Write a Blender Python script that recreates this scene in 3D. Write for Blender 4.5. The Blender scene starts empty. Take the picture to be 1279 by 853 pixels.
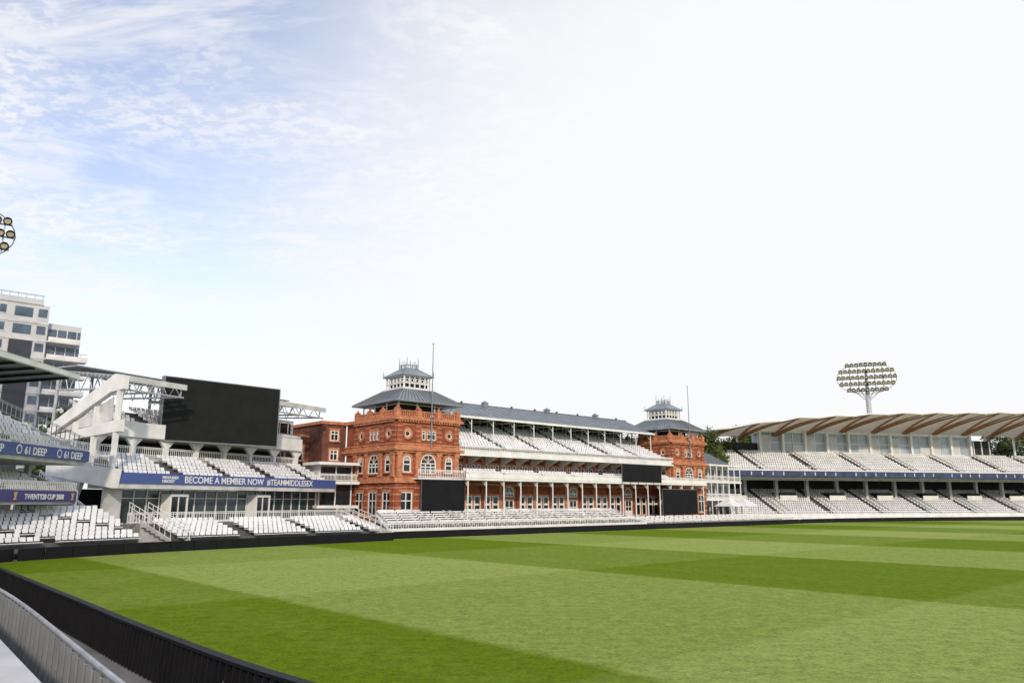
import bpy, bmesh, math, random
from mathutils import Matrix, Vector
random.seed(7)
S=bpy.context.scene
R=math.radians

# ---------------------------------------------------------------- materials
def newmat(name):
    m=bpy.data.materials.new(name); m.use_nodes=True
    nt=m.node_tree; b=nt.nodes['Principled BSDF']
    return m,nt,b
def mat(name,col,rough=.7,metal=0.,var=.15,scale=1.5,bump=0.,detail=5,spec=.5):
    m,nt,b=newmat(name)
    tc=nt.nodes.new('ShaderNodeTexCoord')
    n=nt.nodes.new('ShaderNodeTexNoise'); n.inputs['Scale'].default_value=scale; n.inputs['Detail'].default_value=detail
    nt.links.new(tc.outputs['Object'],n.inputs['Vector'])
    r=nt.nodes.new('ShaderNodeMapRange'); r.inputs['From Min'].default_value=.3; r.inputs['From Max'].default_value=.7
    r.inputs['To Min'].default_value=1-var; r.inputs['To Max'].default_value=1+var*.6
    nt.links.new(n.outputs['Fac'],r.inputs['Value'])
    mx=nt.nodes.new('ShaderNodeVectorMath'); mx.operation='SCALE'; mx.inputs[0].default_value=col
    nt.links.new(r.outputs['Result'],mx.inputs['Scale'])
    nt.links.new(mx.outputs['Vector'],b.inputs['Base Color'])
    b.inputs['Roughness'].default_value=rough; b.inputs['Metallic'].default_value=metal; b.inputs['Specular IOR Level'].default_value=spec
    if bump>0:
        n2=nt.nodes.new('ShaderNodeTexNoise'); n2.inputs['Scale'].default_value=scale*8; n2.inputs['Detail'].default_value=4
        nt.links.new(tc.outputs['Object'],n2.inputs['Vector'])
        bp=nt.nodes.new('ShaderNodeBump'); bp.inputs['Strength'].default_value=bump; bp.inputs['Distance'].default_value=.05
        nt.links.new(n2.outputs['Fac'],bp.inputs['Height']); nt.links.new(bp.outputs['Normal'],b.inputs['Normal'])
    return m
def brickmat(name,c1,c2,mort,sc=3.0):
    m,nt,b=newmat(name)
    tc=nt.nodes.new('ShaderNodeTexCoord'); sp=nt.nodes.new('ShaderNodeSeparateXYZ')
    nt.links.new(tc.outputs['Object'],sp.inputs[0])
    ad=nt.nodes.new('ShaderNodeMath'); ad.operation='ADD'
    nt.links.new(sp.outputs['X'],ad.inputs[0]); nt.links.new(sp.outputs['Y'],ad.inputs[1])
    cb=nt.nodes.new('ShaderNodeCombineXYZ'); nt.links.new(ad.outputs[0],cb.inputs['X']); nt.links.new(sp.outputs['Z'],cb.inputs['Y'])
    bt=nt.nodes.new('ShaderNodeTexBrick'); bt.inputs['Scale'].default_value=sc
    bt.inputs['Color1'].default_value=(*c1,1); bt.inputs['Color2'].default_value=(*c2,1); bt.inputs['Mortar'].default_value=(*mort,1)
    bt.inputs['Mortar Size'].default_value=.012
    nt.links.new(cb.outputs[0],bt.inputs['Vector'])
    n=nt.nodes.new('ShaderNodeTexNoise'); n.inputs['Scale'].default_value=.8; n.inputs['Detail'].default_value=8; n.inputs['Roughness'].default_value=.65
    nt.links.new(tc.outputs['Object'],n.inputs['Vector'])
    r=nt.nodes.new('ShaderNodeMapRange'); r.inputs['From Min'].default_value=.3; r.inputs['From Max'].default_value=.7
    r.inputs['To Min'].default_value=.45; r.inputs['To Max'].default_value=1.3
    nt.links.new(n.outputs['Fac'],r.inputs['Value'])
    mx=nt.nodes.new('ShaderNodeVectorMath'); mx.operation='SCALE'
    nt.links.new(bt.outputs['Color'],mx.inputs[0]); nt.links.new(r.outputs['Result'],mx.inputs['Scale'])
    nt.links.new(mx.outputs['Vector'],b.inputs['Base Color']); b.inputs['Roughness'].default_value=.85
    return m
WHITE=mat('white_paint',(.78,.78,.77),.5,var=.14,scale=.8)
WHITE2=mat('white_render',(.58,.58,.575),.6,var=.30,scale=.7)
SEATM=mat('white_plastic_seat',(.76,.77,.79),.4,var=.16,scale=.5)
BRICK=brickmat('red_brick',(.335,.082,.032),(.235,.056,.024),(.34,.17,.11))
TERRA=mat('terracotta',(.52,.205,.105),.7,var=.45,scale=1.8)
DBRICK=brickmat('dark_brick',(.15,.05,.032),(.11,.037,.024),(.2,.12,.09))
GLASS=mat('dark_glass',(.015,.02,.024),.06,var=.6,scale=.25)
GLASSB=mat('lounge_glass',(.045,.07,.075),.06,var=.6,scale=.35)
GLASSP=mat('pale_glass',(.34,.40,.46),.08,var=.35,scale=.25)
LEAD=mat('lead_roof',(.25,.29,.33),.4,metal=.25,var=.25,scale=.7)
SLATE=mat('slate_roof',(.12,.13,.14),.6,var=.2,scale=2)
BLACK=mat('black_board',(.008,.008,.010),.6,var=.3,scale=1,spec=.2)
CHAR=mat('charcoal_board',(.05,.058,.075),.35,var=.6,scale=1.5)
SCRN=mat('screen_black',(.016,.017,.018),.8,var=.2,scale=.6,spec=.15)
CONC=mat('concrete',(.20,.20,.195),.85,var=.35,scale=.6,bump=.2)
STEP=mat('terrace_concrete',(.10,.10,.105),.85,var=.3,scale=.8)
STEP2=mat('terrace_light_concrete',(.22,.22,.225),.85,var=.35,scale=.8)
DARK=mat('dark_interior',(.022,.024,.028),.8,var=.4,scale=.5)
GREY=mat('grey_steel',(.24,.25,.26),.4,metal=.4,var=.15,scale=1)
LGREY=mat('galvanised_sheet',(.46,.49,.52),.4,metal=.25,var=.25,scale=2)
BLUE=mat('blue_banner',(.06,.10,.30),.5,var=.12,scale=.5)
PURP=mat('purple_banner',(.055,.045,.20),.5,var=.12,scale=.5)
GOLD=mat('gold_print',(.6,.4,.12),.5)
TIMBER=mat('timber_rib',(.38,.19,.08),.6,var=.3,scale=2)
APT=mat('apartment_render',(.56,.57,.58),.7,var=.16,scale=.3)
APTD=mat('apartment_dark_panel',(.03,.035,.045),.4,var=.3,scale=.4)
APTG=mat('apartment_window',(.08,.12,.17),.08,var=.6,scale=.4)
BARK=mat('bark',(.10,.07,.05),.9,var=.3,scale=3)
LENS=mat('lamp_lens',(.42,.36,.24),.2,var=.2,scale=2)
NAVY=mat('navy_fascia',(.035,.055,.13),.5,var=.6,scale=.5)

def leafmat():
    m,nt,b=newmat('foliage')
    g=nt.nodes.new('ShaderNodeNewGeometry'); n=nt.nodes.new('ShaderNodeTexNoise'); n.inputs['Scale'].default_value=.7
    nt.links.new(g.outputs['Position'],n.inputs['Vector'])
    r=nt.nodes.new('ShaderNodeValToRGB'); r.color_ramp.elements[0].position=.35; r.color_ramp.elements[1].position=.68
    r.color_ramp.elements[0].color=(.022,.045,.012,1); r.color_ramp.elements[1].color=(.11,.15,.03,1)
    nt.links.new(n.outputs['Fac'],r.inputs[0]); nt.links.new(r.outputs[0],b.inputs['Base Color']); b.inputs['Roughness'].default_value=.7
    return m
LEAF=leafmat()
def fabricmat():
    m,nt,b=newmat('canopy_fabric')
    b.inputs['Base Color'].default_value=(.60,.55,.48,1); b.inputs['Roughness'].default_value=.6
    t=nt.nodes.new('ShaderNodeBsdfTranslucent'); t.inputs['Color'].default_value=(.66,.57,.45,1)
    mx=nt.nodes.new('ShaderNodeMixShader'); mx.inputs[0].default_value=.35
    o=nt.nodes['Material Output']
    nt.links.new(b.outputs[0],mx.inputs[1]); nt.links.new(t.outputs[0],mx.inputs[2]); nt.links.new(mx.outputs[0],o.inputs['Surface'])
    return m
FABRIC=fabricmat()

A=Vector((.743,.669,0)); B=Vector((-.669,.743,0))
def grassmat():
    m,nt,b=newmat('mown_grass'); L=nt.links; N=nt.nodes.new
    g=N('ShaderNodeNewGeometry')
    def noise(sc,det=4,vec=None,rough=.5):
        n=N('ShaderNodeTexNoise'); n.inputs['Scale'].default_value=sc; n.inputs['Detail'].default_value=det; n.inputs['Roughness'].default_value=rough
        L.new(vec or g.outputs['Position'],n.inputs['Vector']); return n.outputs['Fac']
    def M(op,a,bb=None,c=None):
        x=N('ShaderNodeMath'); x.operation=op
        for i,v in enumerate((a,bb,c)):
            if v is None: continue
            if isinstance(v,(int,float)): x.inputs[i].default_value=v
            else: L.new(v,x.inputs[i])
        return x.outputs[0]
    def dot(v):
        x=N('ShaderNodeVectorMath'); x.operation='DOT_PRODUCT'; L.new(g.outputs['Position'],x.inputs[0]); x.inputs[1].default_value=v; return x.outputs['Value']
    wob=M('MULTIPLY',M('SUBTRACT',noise(1.2,5,rough=.7),.5),.9)
    a=M('ADD',dot(A),wob); bb=M('ADD',dot(B),wob)
    def stripe(v,off,w,k):
        s=M('SINE',M('MULTIPLY',M('SUBTRACT',v,off),math.pi/w))
        x=N('ShaderNodeClamp'); L.new(M('ADD',M('MULTIPLY',s,k),.5),x.inputs[0]); return x.outputs[0]
    sa=stripe(a,15,19.5,12); sb=stripe(bb,-6.7,19.5,12); sf=stripe(a,15,1.95,1.2)
    f=M('ADD',M('ADD',M('MULTIPLY',sa,.66),M('MULTIPLY',sb,.26)),M('MULTIPLY',sf,.04))
    f=M('ADD',f,M('MULTIPLY',M('SUBTRACT',noise(.25,6,rough=.6),.5),.40))
    ramp=N('ShaderNodeValToRGB')
    e=ramp.color_ramp.elements; e[0].position=0; e[1].position=1
    e[0].color=(.150,.238,.0015,1); e[1].color=(.355,.435,.105,1)
    L.new(f,ramp.inputs[0])
    fine=M('ADD',M('MULTIPLY',noise(9,9,rough=.95),.75),M('MULTIPLY',noise(2.0,6,rough=.75),.25))
    mr=N('ShaderNodeMapRange'); mr.inputs['From Min'].default_value=.36; mr.inputs['From Max'].default_value=.64; mr.inputs['To Min'].default_value=.22; mr.inputs['To Max'].default_value=1.58
    L.new(fine,mr.inputs['Value'])
    sc=N('ShaderNodeVectorMath'); sc.operation='SCALE'; L.new(ramp.outputs[0],sc.inputs[0]); L.new(mr.outputs[0],sc.inputs['Scale'])
    L.new(sc.outputs[0],b.inputs['Base Color']); b.inputs['Roughness'].default_value=.9
    b.inputs['Specular IOR Level'].default_value=.08
    bp=N('ShaderNodeBump'); bp.inputs['Strength'].default_value=.8; bp.inputs['Distance'].default_value=.05
    L.new(noise(22,6,rough=.85),bp.inputs['Height']); L.new(bp.outputs[0],b.inputs['Normal'])
    return m
GRASS=grassmat()

# ---------------------------------------------------------------- mesh builder
I4=Matrix.Identity(4)
class MB:
    def __init__(s,name,parent=None):
        s.name=name; s.parent=parent; s.v=[]; s.f=[]; s.mi=[]; s.mats=[]; s.M=I4
    def m(s,mt):
        if mt not in s.mats: s.mats.append(mt)
        return s.mats.index(mt)
    def add(s,vs,fs,mt):
        o=len(s.v); k=s.m(mt)
        if s.M is I4: s.v.extend([tuple(p) for p in vs])
        else: s.v.extend([tuple(s.M@Vector(p)) for p in vs])
        for f in fs: s.f.append([o+i for i in f]); s.mi.append(k)
    def box(s,x0,x1,y0,y1,z0,z1,mt):
        s.add([(x0,y0,z0),(x1,y0,z0),(x1,y1,z0),(x0,y1,z0),(x0,y0,z1),(x1,y0,z1),(x1,y1,z1),(x0,y1,z1)],
              [(0,3,2,1),(4,5,6,7),(0,1,5,4),(1,2,6,5),(2,3,7,6),(3,0,4,7)],mt)
    def prism(s,poly,x0,x1,mt):
        n=len(poly)
        s.add([(x0,p[0],p[1]) for p in poly]+[(x1,p[0],p[1]) for p in poly],
              [list(range(n))[::-1],[n+i for i in range(n)]]+[(i,(i+1)%n,n+(i+1)%n,n+i) for i in range(n)],mt)
    def prismy(s,poly,y0,y1,mt):
        n=len(poly)
        s.add([(p[0],y0,p[1]) for p in poly]+[(p[0],y1,p[1]) for p in poly],
              [list(range(n)),[n+i for i in range(n)][::-1]]+[((i+1)%n,i,n+i,n+(i+1)%n) for i in range(n)],mt)
    def frus(s,a,z0,b,z1,mt):
        (x0,x1,y0,y1)=a;(X0,X1,Y0,Y1)=b
        s.add([(x0,y0,z0),(x1,y0,z0),(x1,y1,z0),(x0,y1,z0),(X0,Y0,z1),(X1,Y0,z1),(X1,Y1,z1),(X0,Y1,z1)],
              [(0,3,2,1),(4,5,6,7),(0,1,5,4),(1,2,6,5),(2,3,7,6),(3,0,4,7)],mt)
    def cyl(s,p0,p1,r0,r1,mt,n=8):
        p0=Vector(p0);p1=Vector(p1);d=(p1-p0).normalized()
        u=d.orthogonal().normalized(); w=d.cross(u)
        vs=[p0+(u*math.cos(t)+w*math.sin(t))*r0 for t in [2*math.pi*i/n for i in range(n)]]
        vs+=[p1+(u*math.cos(t)+w*math.sin(t))*r1 for t in [2*math.pi*i/n for i in range(n)]]
        s.add(vs,[(i,(i+1)%n,n+(i+1)%n,n+i) for i in range(n)]+[list(range(n))[::-1],[n+i for i in range(n)]],mt)
    def ring(s,u,z,r0,r1,d0,d1,mt,a0=0,a1=math.pi,n=10):
        for i in range(n):
            t0=a0+(a1-a0)*i/n; t1=a0+(a1-a0)*(i+1)/n
            s.prismy([(u+r0*math.cos(t0),z+r0*math.sin(t0)),(u+r1*math.cos(t0),z+r1*math.sin(t0)),(u+r1*math.cos(t1),z+r1*math.sin(t1)),(u+r0*math.cos(t1),z+r0*math.sin(t1))],d0,d1,mt)
    def build(s,smooth=False):
        me=bpy.data.meshes.new(s.name); me.from_pydata(s.v,[],s.f)
        for mt in s.mats: me.materials.append(mt)
        me.polygons.foreach_set('material_index',s.mi)
        me.update()
        o=bpy.data.objects.new(s.name,me); S.collection.objects.link(o)
        if s.parent: o.parent=s.parent
        return o
def empty(name,loc=(0,0,0),rz=0):
    e=bpy.data.objects.new(name,None); e.location=loc; e.rotation_euler=(0,0,rz); e.empty_display_size=1
    S.collection.objects.link(e); return e
def text(parent,name,body,size,loc,mt,rz=0,align='LEFT'):
    c=bpy.data.curves.new(name,'FONT'); c.body=body; c.size=size; c.extrude=.01; c.align_x=align; c.offset=.012
    c.materials.append(mt)
    o=bpy.data.objects.new(name,c); o.location=loc; o.rotation_euler=(R(90),0,rz); o.parent=parent; S.collection.objects.link(o); return o

# ------------------------------------------------ paths, tiers, seats
def catmull(pts,n=6):
    P=[Vector((p[0],p[1])) for p in pts]; out=[]
    for i in range(len(P)-1):
        p0=P[max(i-1,0)];p1=P[i];p2=P[i+1];p3=P[min(i+2,len(P)-1)]
        for k in range(n):
            t=k/n
            out.append(.5*((2*p1)+(-p0+p2)*t+(2*p0-5*p1+4*p2-p3)*t*t+(-p0+3*p1-3*p2+p3)*t**3))
    out.append(P[-1]); return out
def offset(path,d):
    out=[]
    for i,p in enumerate(path):
        a=path[max(i-1,0)]; b=path[min(i+1,len(path)-1)]; t=(b-a).normalized()
        out.append(p+Vector((-t.y,t.x))*d)
    return out
def walk(path,step,start=0.):
    acc=0; nxt=start
    for i in range(len(path)-1):
        a=path[i];b=path[i+1];l=(b-a).length
        if l<1e-6: continue
        t=(b-a)/l
        while nxt<=acc+l:
            yield nxt,a+t*(nxt-acc),t
            nxt+=step
        acc+=l
def seat(mb,p,t,z,mt=None):
    mt=mt or SEATM
    n=Vector((-t.y,t.x)); w=.205
    def P(u,d,h): q=p+t*u+n*d; return (q.x,q.y,h)
    a=random.uniform(-.03,.03); h=random.uniform(-.02,.01)
    mb.add([P(-w,-.05,z+.40),P(w,-.05,z+.40),P(w,.38,z+.38),P(-w,.38,z+.38),P(-w,-.05,z+.34),P(w,-.05,z+.34),P(w,.38,z+.32),P(-w,.38,z+.32),
            P(-w,.36+a,z+.47),P(w,.36+a,z+.47),P(w,.46+a,z+.78+h),P(-w,.46+a,z+.78+h),P(-w,.41+a,z+.47),P(w,.41+a,z+.47),P(w,.51+a,z+.78+h),P(-w,.51+a,z+.78+h)],
           [(0,1,2,3),(4,5,1,0),(4,7,6,5),(1,5,6,2),(0,3,7,4),(8,9,10,11),(12,15,14,13),(10,14,15,11),(9,13,14,10),(8,11,15,12)],mt)
def tier(steps,seats,path,rows,tread,riser,z0,aisle=9.,aw=1.2,sp=.52,smt=None):
    path=[Vector(p) for p in path]
    for i in range(rows):
        f=offset(path,i*tread); b=offset(path,(i+1)*tread); z=z0+i*riser
        for k in range(len(path)-1):
            steps.add([(f[k].x,f[k].y,z),(f[k+1].x,f[k+1].y,z),(b[k+1].x,b[k+1].y,z),(b[k].x,b[k].y,z),
                       (f[k].x,f[k].y,z-riser),(f[k+1].x,f[k+1].y,z-riser)],[(0,1,2,3),(4,5,1,0)],smt or STEP)
        for s,p,t in walk(offset(path,i*tread+.25),sp,.3):
            if (s%aisle)<aw:
                continue
            seat(seats,p,t,z)
def picket(mb,path,z0,h,sp=.3,mt=WHITE,rail=.05,z1=None):
    path=[Vector(p) for p in path]
    z1=z0 if z1 is None else z1
    tot=sum((b-a).length for a,b in zip(path[:-1],path[1:]))
    for s,p,t in walk(path,sp):
        zz=z0+(z1-z0)*s/tot
        n=Vector((-t.y,t.x))*.015; q=t*.03
        c=[p-q-n,p+q-n,p+q+n,p-q+n]
        mb.add([(v.x,v.y,zz) for v in c]+[(v.x,v.y,zz+h) for v in c],[(0,1,5,4),(1,2,6,5),(2,3,7,6),(3,0,4,7),(4,5,6,7)],mt)
    for f in (.15,.85,1.0):
        acc=0
        for a,b in zip(path[:-1],path[1:]):
            l=(b-a).length
            mb.cyl((a.x,a.y,z0+(z1-z0)*acc/tot+h*f),(b.x,b.y,z0+(z1-z0)*(acc+l)/tot+h*f),rail,rail,mt,4); acc+=l

# ---------------------------------------------------------------- camera
cam=bpy.data.cameras.new('camera'); co=bpy.data.objects.new('camera',cam); S.collection.objects.link(co)
co.location=(0,0,4); co.rotation_euler=(R(90+11.89),0,0)
cam.sensor_width=36; cam.lens=950/1279*36; cam.clip_end=6000; cam.clip_start=.1
S.camera=co

# ---------------------------------------------------------------- light and sky
SUNAZ=R(168); SUNEL=R(24)
sd=Vector((math.sin(SUNAZ)*math.cos(SUNEL),math.cos(SUNAZ)*math.cos(SUNEL),math.sin(SUNEL)))
sl=bpy.data.lights.new('sun','SUN'); sl.energy=2.5; sl.angle=R(2); sl.color=(1,.85,.66)
so=bpy.data.objects.new('sun',sl); so.rotation_euler=sd.to_track_quat('Z','Y').to_euler(); S.collection.objects.link(so); so.location=(60,20,80)
W=bpy.data.worlds.new('World'); S.world=W; W.use_nodes=True
nt=W.node_tree; nt.nodes.clear(); N=nt.nodes.new; L=nt.links
def WM(op,a,b=None):
    x=N('ShaderNodeMath'); x.operation=op
    for i,v in enumerate((a,b)):
        if v is None: continue
        if isinstance(v,(int,float)): x.inputs[i].default_value=v
        else: L.new(v,x.inputs[i])
    return x.outputs[0]
def WR(v,a,b,c,d):
    x=N('ShaderNodeMapRange'); x.interpolation_type='SMOOTHSTEP'
    for k,q in zip(('From Min','From Max','To Min','To Max'),(a,b,c,d)): x.inputs[k].default_value=q
    L.new(v,x.inputs['Value']); return x.outputs[0]
out=N('ShaderNodeOutputWorld'); sky=N('ShaderNodeTexSky'); sky.sky_type='NISHITA'; sky.sun_disc=False
sky.sun_elevation=SUNEL; sky.sun_rotation=SUNAZ; sky.air_density=1.0; sky.dust_density=.6; sky.ozone_density=2.5
hs=N('ShaderNodeHueSaturation'); hs.inputs['Hue'].default_value=.512; hs.inputs['Saturation'].default_value=.80; hs.inputs['Value'].default_value=1.5; L.new(sky.outputs[0],hs.inputs['Color'])
bg1=N('ShaderNodeBackground'); bg1.inputs['Strength'].default_value=.15; L.new(hs.outputs[0],bg1.inputs['Color'])
bg2=N('ShaderNodeBackground'); bg2.inputs['Strength'].default_value=.98; bg2.inputs['Color'].default_value=(.985,.99,1.0,1)
tc=N('ShaderNodeTexCoord'); sp=N('ShaderNodeSeparateXYZ'); L.new(tc.outputs['Generated'],sp.inputs[0])
zz=WM('ADD',WM('MAXIMUM',sp.outputs['Z'],0.),.13)
cb=N('ShaderNodeCombineXYZ'); L.new(WM('DIVIDE',sp.outputs['X'],zz),cb.inputs['X']); L.new(WM('DIVIDE',sp.outputs['Y'],zz),cb.inputs['Y'])
def wn(sc,det,rough,dist=0,stretch=None):
    v=cb.outputs[0]
    if stretch:
        mp=N('ShaderNodeMapping'); mp.inputs['Scale'].default_value=stretch[:3]; mp.inputs['Rotation'].default_value=(0,0,stretch[3]); L.new(v,mp.inputs['Vector']); v=mp.outputs[0]
    n=N('ShaderNodeTexNoise'); n.inputs['Scale'].default_value=sc; n.inputs['Detail'].default_value=det; n.inputs['Roughness'].default_value=rough; n.inputs['Distortion'].default_value=dist
    L.new(v,n.inputs['Vector']); return n.outputs['Fac']
big=WR(wn(1.1,6,.6,.4,(1,1.5,1,R(25))),.38,.58,0,1)
puff=WR(wn(24,5,.6,.2,(1,1.3,1,R(20))),.42,.58,0,1)
cir=WR(wn(2.4,8,.62,.6,(1,1.9,1,R(35))),.46,.70,0,1)
cl=WM('MAXIMUM',WM('MULTIPLY',big,WM('ADD',WM('MULTIPLY',puff,.5),.42)),WM('MULTIPLY',cir,.85))
dp=N('ShaderNodeVectorMath'); dp.operation='DOT_PRODUCT'; L.new(tc.outputs['Generated'],dp.inputs[0]); dp.inputs[1].default_value=Vector((.40,.90,.24)).normalized()
haze=WR(dp.outputs['Value'],.62,.97,.0,1)
hor=WR(sp.outputs['Z'],.0,.42,.90,0)
inv=WM('MULTIPLY',WM('SUBTRACT',1.0,haze),WM('SUBTRACT',1.0,hor))
clinv=WM('SUBTRACT',1.0,WM('MULTIPLY',cl,.92))
fac=WM('SUBTRACT',1.0,WM('MULTIPLY',WM('MULTIPLY',inv,clinv),.92))
cp=N('ShaderNodeClamp'); L.new(fac,cp.inputs[0])
ms=N('ShaderNodeMixShader'); L.new(cp.outputs[0],ms.inputs[0]); L.new(bg1.outputs[0],ms.inputs[1]); L.new(bg2.outputs[0],ms.inputs[2]); L.new(ms.outputs[0],out.inputs['Surface'])

# ---------------------------------------------------------------- ground & field
g=MB('ground'); g.add([(-3000,-3000,0),(3000,-3000,0),(3000,3000,0),(-3000,3000,0)],[(0,1,2,3)],CONC); g.build()
P0=Vector((-14.4,95,0))
def PV(t,s): v=P0+A*t+B*s; return (v.x,v.y)
fence_pts=[(9,6),(2,9.3),(-3.5,13.8),(-8.3,18.9),(-13.6,25),(-23.8,36.7),(-29,42.5),(-33,47.5),(-34.3,51),(-33.3,55),(-28.8,63),(-20.6,73),(-12.6,82.6)]
FP=catmull(fence_pts,6)
far_pts=[PV(-5.0,-7.7),PV(20,-7.7),PV(50,-7.7),PV(78,-7.7),PV(88,-7.2),(66,155.5),(80,163),(105,171),(150,184)]
FAR=[Vector(p) for p in far_pts]
fl=MB('grass_field')
poly=[(p.x,p.y,.02) for p in FP]+[(p.x,p.y,.02) for p in FAR]+[(190,150,.02),(190,-30,.02),(20,-30,.02)]
fl.add(poly,[list(range(len(poly)))[::-1]],GRASS); o=fl.build()
bm=bmesh.new(); bm.from_mesh(o.data); bmesh.ops.triangulate(bm,faces=bm.faces[:])
for f in bm.faces:
    f.normal_update()
    if f.normal.z<0: f.normal_flip()
bm.to_mesh(o.data); bm.free()

# black boundary boards -------------------------------------------------
def boards(name,path,h,width,ribs=True):
    e=empty(name); pn=MB('boards',e); br=MB('ribs',e)
    for s,p,t in walk(path,width):
        n=Vector((-t.y,t.x)); q=p+t*(width-.012)
        v=[p,q,q+n*.08,p+n*.08]
        pn.add([(a.x,a.y,.03) for a in v]+[(a.x,a.y,h) for a in v],[(0,3,2,1),(4,5,6,7),(0,1,5,4),(1,2,6,5),(2,3,7,6),(3,0,4,7)],CHAR if ribs else BLACK)
        if ribs:
            for k in range(3):
                c=p+t*(width*(k+.1)/3)+n*.083; w=t*.035
                vs=[(c-w),(c+w),(c+w+n*.16),(c-w+n*.16)]
                top=[(c-w),(c+w),(c+w+n*.10),(c-w+n*.10)]
                br.add([(a.x,a.y,.03) for a in vs]+[(a.x,a.y,h-.01) for a in top],[(0,3,2,1),(4,5,6,7),(0,1,5,4),(1,2,6,5),(2,3,7,6),(3,0,4,7)],BLACK)
            c=p+t*(width*.6)+n*.09; w=t*.05
            if random.random()<.8:
                vs=[(c-w),(c+w),(c+w+n*.02),(c-w+n*.02)]
                br.add([(a.x,a.y,.12) for a in vs]+[(a.x,a.y,.62) for a in vs],[(0,3,2,1),(4,5,6,7),(0,1,5,4),(1,2,6,5),(2,3,7,6),(3,0,4,7)],LGREY)
    if ribs:
        a_=offset(path,-.02); b_=offset(path,.20)
        for k in range(len(path)-1):
            p=[a_[k],a_[k+1],b_[k+1],b_[k]]
            br.add([(q.x,q.y,h+.002) for q in p]+[(q.x,q.y,h+.07) for q in p],[(0,3,2,1),(4,5,6,7),(0,1,5,4),(2,3,7,6)],BLACK)
    pn.build()
    if ribs: br.build()
    return e
near=[p for p in FP if p.y<50]; farl=[p for p in FP if p.y>=48]
boards('boundary_fence',near,.98,.9)
boards('boundary_fence',farl,.85,2.0,False)
boards('boundary_fence',[p for p in catmull(far_pts,4)],.8,2.4,False)

# grey sheet railing near the camera
e=empty('metal_railing'); sh=MB('sheets',e); ps=MB('posts',e); rl=MB('rail',e)
gp=catmull([(1.5,3.5),(-2,7.2),(-5.35,11.2),(-13.0,20.8),(-20.5,29.5),(-32,43)],6)
for s,p,t in walk(gp,.62):
    n=Vector((-t.y,t.x)); q=p+t*.54
    v=[p,q,q+n*.02,p+n*.02]
    sh.add([(a.x,a.y,.2) for a in v]+[(a.x,a.y,1.42) for a in v],[(0,3,2,1),(4,5,6,7),(0,1,5,4),(1,2,6,5),(2,3,7,6),(3,0,4,7)],LGREY)
    c=q+t*.04; 
    w=[c-t*.04,c+t*.04,c+t*.04+n*.09,c-t*.04+n*.09]
    ps.add([(a.x,a.y,0) for a in w]+[(a.x,a.y,1.50) for a in w],[(0,3,2,1),(4,5,6,7),(0,1,5,4),(1,2,6,5),(2,3,7,6),(3,0,4,7)],GREY)
for a,b in zip(gp[:-1],gp[1:]):
    rl.cyl((a.x,a.y,1.54),(b.x,b.y,1.54),.045,.045,LGREY,8)
    rl.cyl((a.x,a.y,.9),(b.x,b.y,.9),.03,.03,GREY,6)
sh.build();ps.build();rl.build()
e=empty('stand_parapet'); pw=MB('wall',e)
wp=catmull([(-1,3.4),(-4.2,7.3),(-6.1,9.6),(-14,19.2),(-22,29)],5)
g3=offset(wp,.35)
for a,b,c,d in zip(wp[:-1],wp[1:],g3[1:],g3[:-1]):
    pw.add([(a.x,a.y,0),(b.x,b.y,0),(c.x,c.y,0),(d.x,d.y,0),(a.x,a.y,2.4),(b.x,b.y,2.4),(c.x,c.y,2.4),(d.x,d.y,2.4)],[(4,5,6,7),(0,1,5,4),(2,3,7,6)],WHITE2)
pw.build()

# ---------------------------------------------------------------- window helper
def window(w,u,z0,ww,h,arch=False,div=2,surround=TERRA,frame=WHITE,glass=GLASS,sill=True,fw=.13):
    x0=u-ww/2;x1=u+ww/2
    w['g'].box(x0,x1,-.04,.05,z0,z0+h,glass)
    w['f'].box(x0-.02,x0+fw,-.09,.05,z0,z0+h,frame); w['f'].box(x1-fw,x1+.02,-.09,.05,z0,z0+h,frame)
    for i in range(1,div): 
        xx=x0+ww*i/div; w['f'].box(xx-.06,xx+.06,-.08,.05,z0+.05,z0+h,frame)
    w['f'].box(x0+fw,x1-fw,-.085,.05,z0+h*.62,z0+h*.62+.12,frame)
    w['f'].box(x0+fw,x1-fw,-.087,.05,z0,z0+.12,frame)
    if arch:
        r=ww/2; pts=[(u+r*math.cos(math.pi*i/10),z0+h+r*math.sin(math.pi*i/10)) for i in range(11)]
        w['g'].prismy(pts,-.04,.05,glass)
        w['f'].ring(u,z0+h,r-.14,r+.02,-.09,.05,frame)
        w['f'].box(x0+fw,x1-fw,-.092,.05,z0+h-.05,z0+h+.06,frame)
        for k in (.25,.5,.75):
            a=math.pi*k; w['f'].prismy([(u-.04,z0+h+.06),(u+.04,z0+h+.06),(u+.04+(r-.1)*math.cos(a),z0+h+(r-.1)*math.sin(a)),(u-.04+(r-.1)*math.cos(a),z0+h+(r-.1)*math.sin(a))],-.075,.05,frame)
        if surround: w['t'].ring(u,z0+h,r+.02,r+.32,-.15,.05,surround)
    else:
        w['f'].box(x0+fw,x1-fw,-.087,.05,z0+h-.12,z0+h,frame)
        if surround: w['t'].box(x0-.2,x1+.2,-.15,.05,z0+h+.003,z0+h+.3,surround)
    if surround:
        w['t'].box(x0-.2,x0-.02,-.13,.05,z0,z0+h,surround); w['t'].box(x1+.02,x1+.2,-.13,.05,z0,z0+h,surround)
    if sill: w['t'].box(x0-.28,x1+.28,-.25,.05,z0-.16,z0-.003,surround or frame)

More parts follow.
